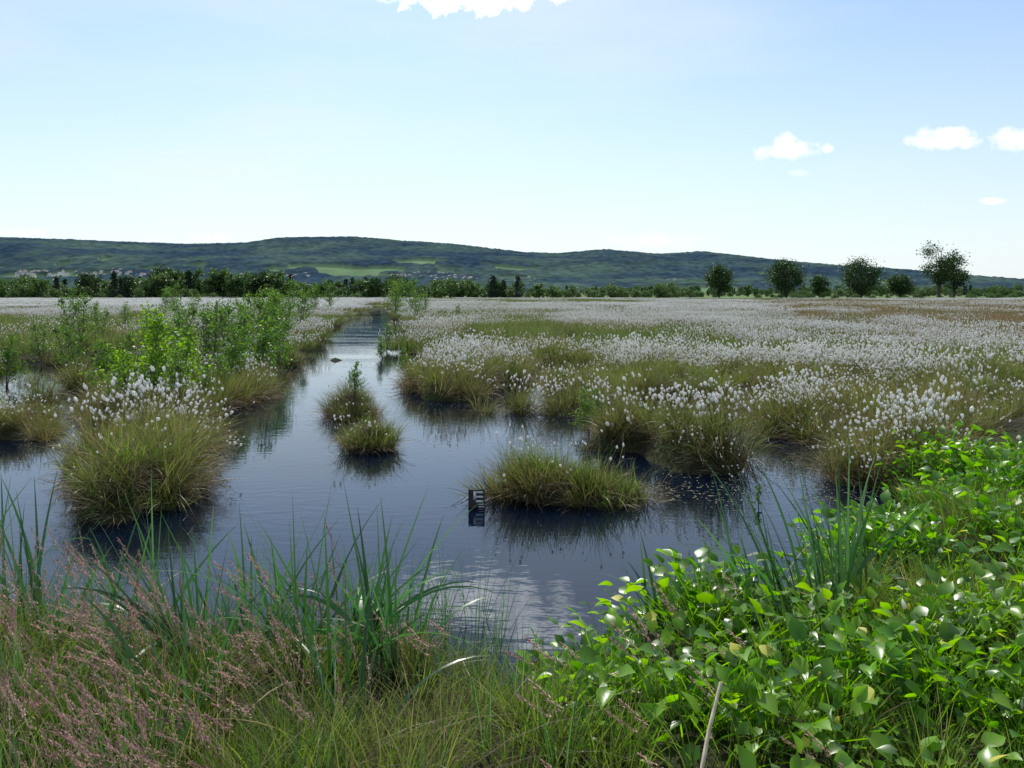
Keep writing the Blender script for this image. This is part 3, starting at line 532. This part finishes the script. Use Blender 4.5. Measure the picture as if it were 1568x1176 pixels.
part('scale_marks',Ef,[M_white]); part('post',lambda m:box(m,-.03,.03,.013,.06,-.5,.13,0),[M_dead])

mb=MB(); tube(mb,[(0,0,0),(.06,.13,.13),(.13,.26,.27),(.20,.37,.38)],[.007,.0075,.007,.006],0,8)
for q in (.3,.66): tube(mb,[(.2*q-.001,.37*q+.01,.38*q),(.2*q+.003,.37*q+.02,.38*q+.008)],[.0085,.0085],0,8)
link('dry_reed_stalk',mb.mesh('dry_reed_stalk',[M_stick],True),(.54,2.45,.24))

mb=MB(); tube(mb,[(0,0,-.1),(.01,0,.08),(0,0,.17)],[.006,.005,.003],1,5); quads(mb,rng.normal(0,1,(26,3))*np.array([.02,.02,.04])+np.array([0,0,.12]),.045,0)
link('water_sprig',mb.mesh('water_sprig',[M_birchD,M_bark]),(2.3,7.45,0))
mb=MB(); n=1500; y=np.where(U(0,1,n)<.5,U(7.6,9.6,n),U(5,16,n)); x=np.where(y<9.6,U(1.2,4.0,n),U(-2,.9,n)); k=land(x,y)<.02
k&=(vnoise(x,y,.5,55)+vnoise(x,y,1.4,56)>1.05); x,y=x[k],y[k]; n=len(x); a=U(0,6.3,n); l=U(.01,.03,n); w=U(.003,.009,n)
c=np.stack([x,y,np.full(n,.004)+U(0,.003,n)],1); d1=np.stack([np.cos(a),np.sin(a),0*a],1)*l[:,None]; d2=np.stack([-np.sin(a),np.cos(a),0*a],1)*w[:,None]
mb.add(np.stack([c-d1,c-d2,c+d1,c+d2],1),np.arange(n*4).reshape(n,4),0,0,0); link('floating_plant_debris',mb.mesh('floating_plant_debris',[M_scum]))

# ---------------------------------------------------------------- world
w=bpy.data.worlds.new('World'); bpy.context.scene.world=w; w.use_nodes=True; nt=w.node_tree; nt.nodes.clear(); L=nt.links.new
sky=N(nt,'ShaderNodeTexSky'); sky.sky_type='NISHITA'; sky.sun_disc=False; sky.sun_elevation=SUN_EL; sky.sun_rotation=SUN_ROT; sky.air_density=1.0; sky.dust_density=.7; sky.ozone_density=3.0
tc=N(nt,'ShaderNodeTexCoord'); sx=N(nt,'ShaderNodeSeparateXYZ'); L(tc.outputs['Generated'],sx.inputs[0])
def M(op,a,b=None,c=None,clamp=False):
    n=N(nt,'ShaderNodeMath',operation=op); n.use_clamp=clamp
    for i,v in enumerate((a,b,c)):
        if v is None: continue
        if isinstance(v,(int,float)): n.inputs[i].default_value=v
        else: L(v,n.inputs[i])
    return n.outputs[0]
ym=M('MAXIMUM',sx.outputs['Y'],.05); px=M('DIVIDE',sx.outputs['X'],ym); pz=M('DIVIDE',sx.outputs['Z'],ym); front=M('GREATER_THAN',sx.outputs['Y'],.1)
cb=N(nt,'ShaderNodeCombineXYZ'); L(px,cb.inputs[0]); L(pz,cb.inputs[1])
nz=N(nt,'ShaderNodeTexNoise'); nz.inputs['Scale'].default_value=38; nz.inputs['Detail'].default_value=6; nz.inputs['Roughness'].default_value=.6; L(cb.outputs[0],nz.inputs['Vector'])
def cloudmask(lst):
    mask=None
    for cx,cz,rx,rz,gn in lst:
        ax=M('DIVIDE',M('SUBTRACT',px,cx),rx); az=M('DIVIDE',M('SUBTRACT',pz,cz),rz)
        dd=M('SQRT',M('ADD',M('MULTIPLY',ax,ax),M('MULTIPLY',az,az)))
        m=M('MULTIPLY',M('ADD',M('SUBTRACT',1.0,dd),M('MULTIPLY',M('SUBTRACT',nz.outputs['Fac'],.5),2.2)),gn,None,True)
        if gn<1.0: m=M('MULTIPLY',m,.6)
        mask=m if mask is None else M('MAXIMUM',mask,m)
    return M('MULTIPLY',mask,front)
mask=cloudmask([(.350,.178,.042,.013,1.5),(.343,.186,.016,.015,1.6),(.398,.180,.012,.008,1.4),(.545,.189,.055,.011,1.5),(.545,.200,.036,.010,1.6),(.628,.194,.034,.016,1.6),(.604,.115,.020,.005,1.4),(-.62,.075,.05,.006,.9),(.36,.150,.014,.005,.6),(-.38,.07,.04,.008,.5),(.18,.066,.09,.012,.5)])
mask2=cloudmask([(-.05,.385,.13,.034,.9),(.03,.43,.08,.03,.9)])
tint=N(nt,'ShaderNodeMix',data_type='RGBA',blend_type='MULTIPLY'); tint.inputs[0].default_value=1; L(sky.outputs[0],tint.inputs[6]); tint.inputs[7].default_value=(.90,1.02,1.10,1)
mp=N(nt,'ShaderNodeMapping'); mp.inputs['Scale'].default_value=(1.2,1.2,4.5); mp.inputs['Rotation'].default_value=(0,.15,0); L(tc.outputs['Generated'],mp.inputs['Vector'])
n2=N(nt,'ShaderNodeTexNoise'); n2.inputs['Scale'].default_value=1.6; n2.inputs['Detail'].default_value=5; L(mp.outputs[0],n2.inputs['Vector'])
mr=N(nt,'ShaderNodeMapRange'); L(n2.outputs['Fac'],mr.inputs[0]); mr.inputs[1].default_value=.35; mr.inputs[2].default_value=.75; mr.inputs[3].default_value=.12; mr.inputs[4].default_value=.75
hz=M('MULTIPLY',M('POWER',M('SUBTRACT',1.0,M('MAXIMUM',sx.outputs['Z'],0.0)),4.2),.9)
fac=M('MAXIMUM',mr.outputs[0],hz)
mx=N(nt,'ShaderNodeMix',data_type='RGBA'); L(fac,mx.inputs[0]); L(tint.outputs[2],mx.inputs[6]); mx.inputs[7].default_value=(6.45,6.8,7.1,1)
mx2=N(nt,'ShaderNodeMix',data_type='RGBA'); L(mask,mx2.inputs[0]); L(mx.outputs[2],mx2.inputs[6]); mx2.inputs[7].default_value=(8.5,8.5,8.5,1)
mx3=N(nt,'ShaderNodeMix',data_type='RGBA'); L(mask2,mx3.inputs[0]); L(mx2.outputs[2],mx3.inputs[6]); mx3.inputs[7].default_value=(42,42,42,1)
bg=N(nt,'ShaderNodeBackground'); bg.inputs[1].default_value=.14; L(mx3.outputs[2],bg.inputs[0]); ow=N(nt,'ShaderNodeOutputWorld'); L(bg.outputs[0],ow.inputs[0])

sl=bpy.data.lights.new('sun','SUN'); sl.energy=5; sl.angle=math.radians(.5); sl.color=(1,.96,.88); so=bpy.data.objects.new('sun',sl); bpy.context.scene.collection.objects.link(so)
from mathutils import Vector
dv=Vector((math.sin(SUN_ROT)*math.cos(SUN_EL),math.cos(SUN_ROT)*math.cos(SUN_EL),math.sin(SUN_EL)))
so.rotation_euler=dv.to_track_quat('Z','Y').to_euler()
cam=bpy.data.cameras.new('camera'); cam.lens=28; cam.sensor_width=36; cam.shift_y=-140/1568; cam.clip_end=30000; cam.clip_start=.05
co=bpy.data.objects.new('camera',cam); co.location=(0,0,2.0); co.rotation_euler=(math.radians(90),0,0); bpy.context.scene.collection.objects.link(co); bpy.context.scene.camera=co
bpy.context.scene.view_settings.view_transform='Standard'; bpy.context.scene.view_settings.look='None'; bpy.context.scene.view_settings.exposure=0
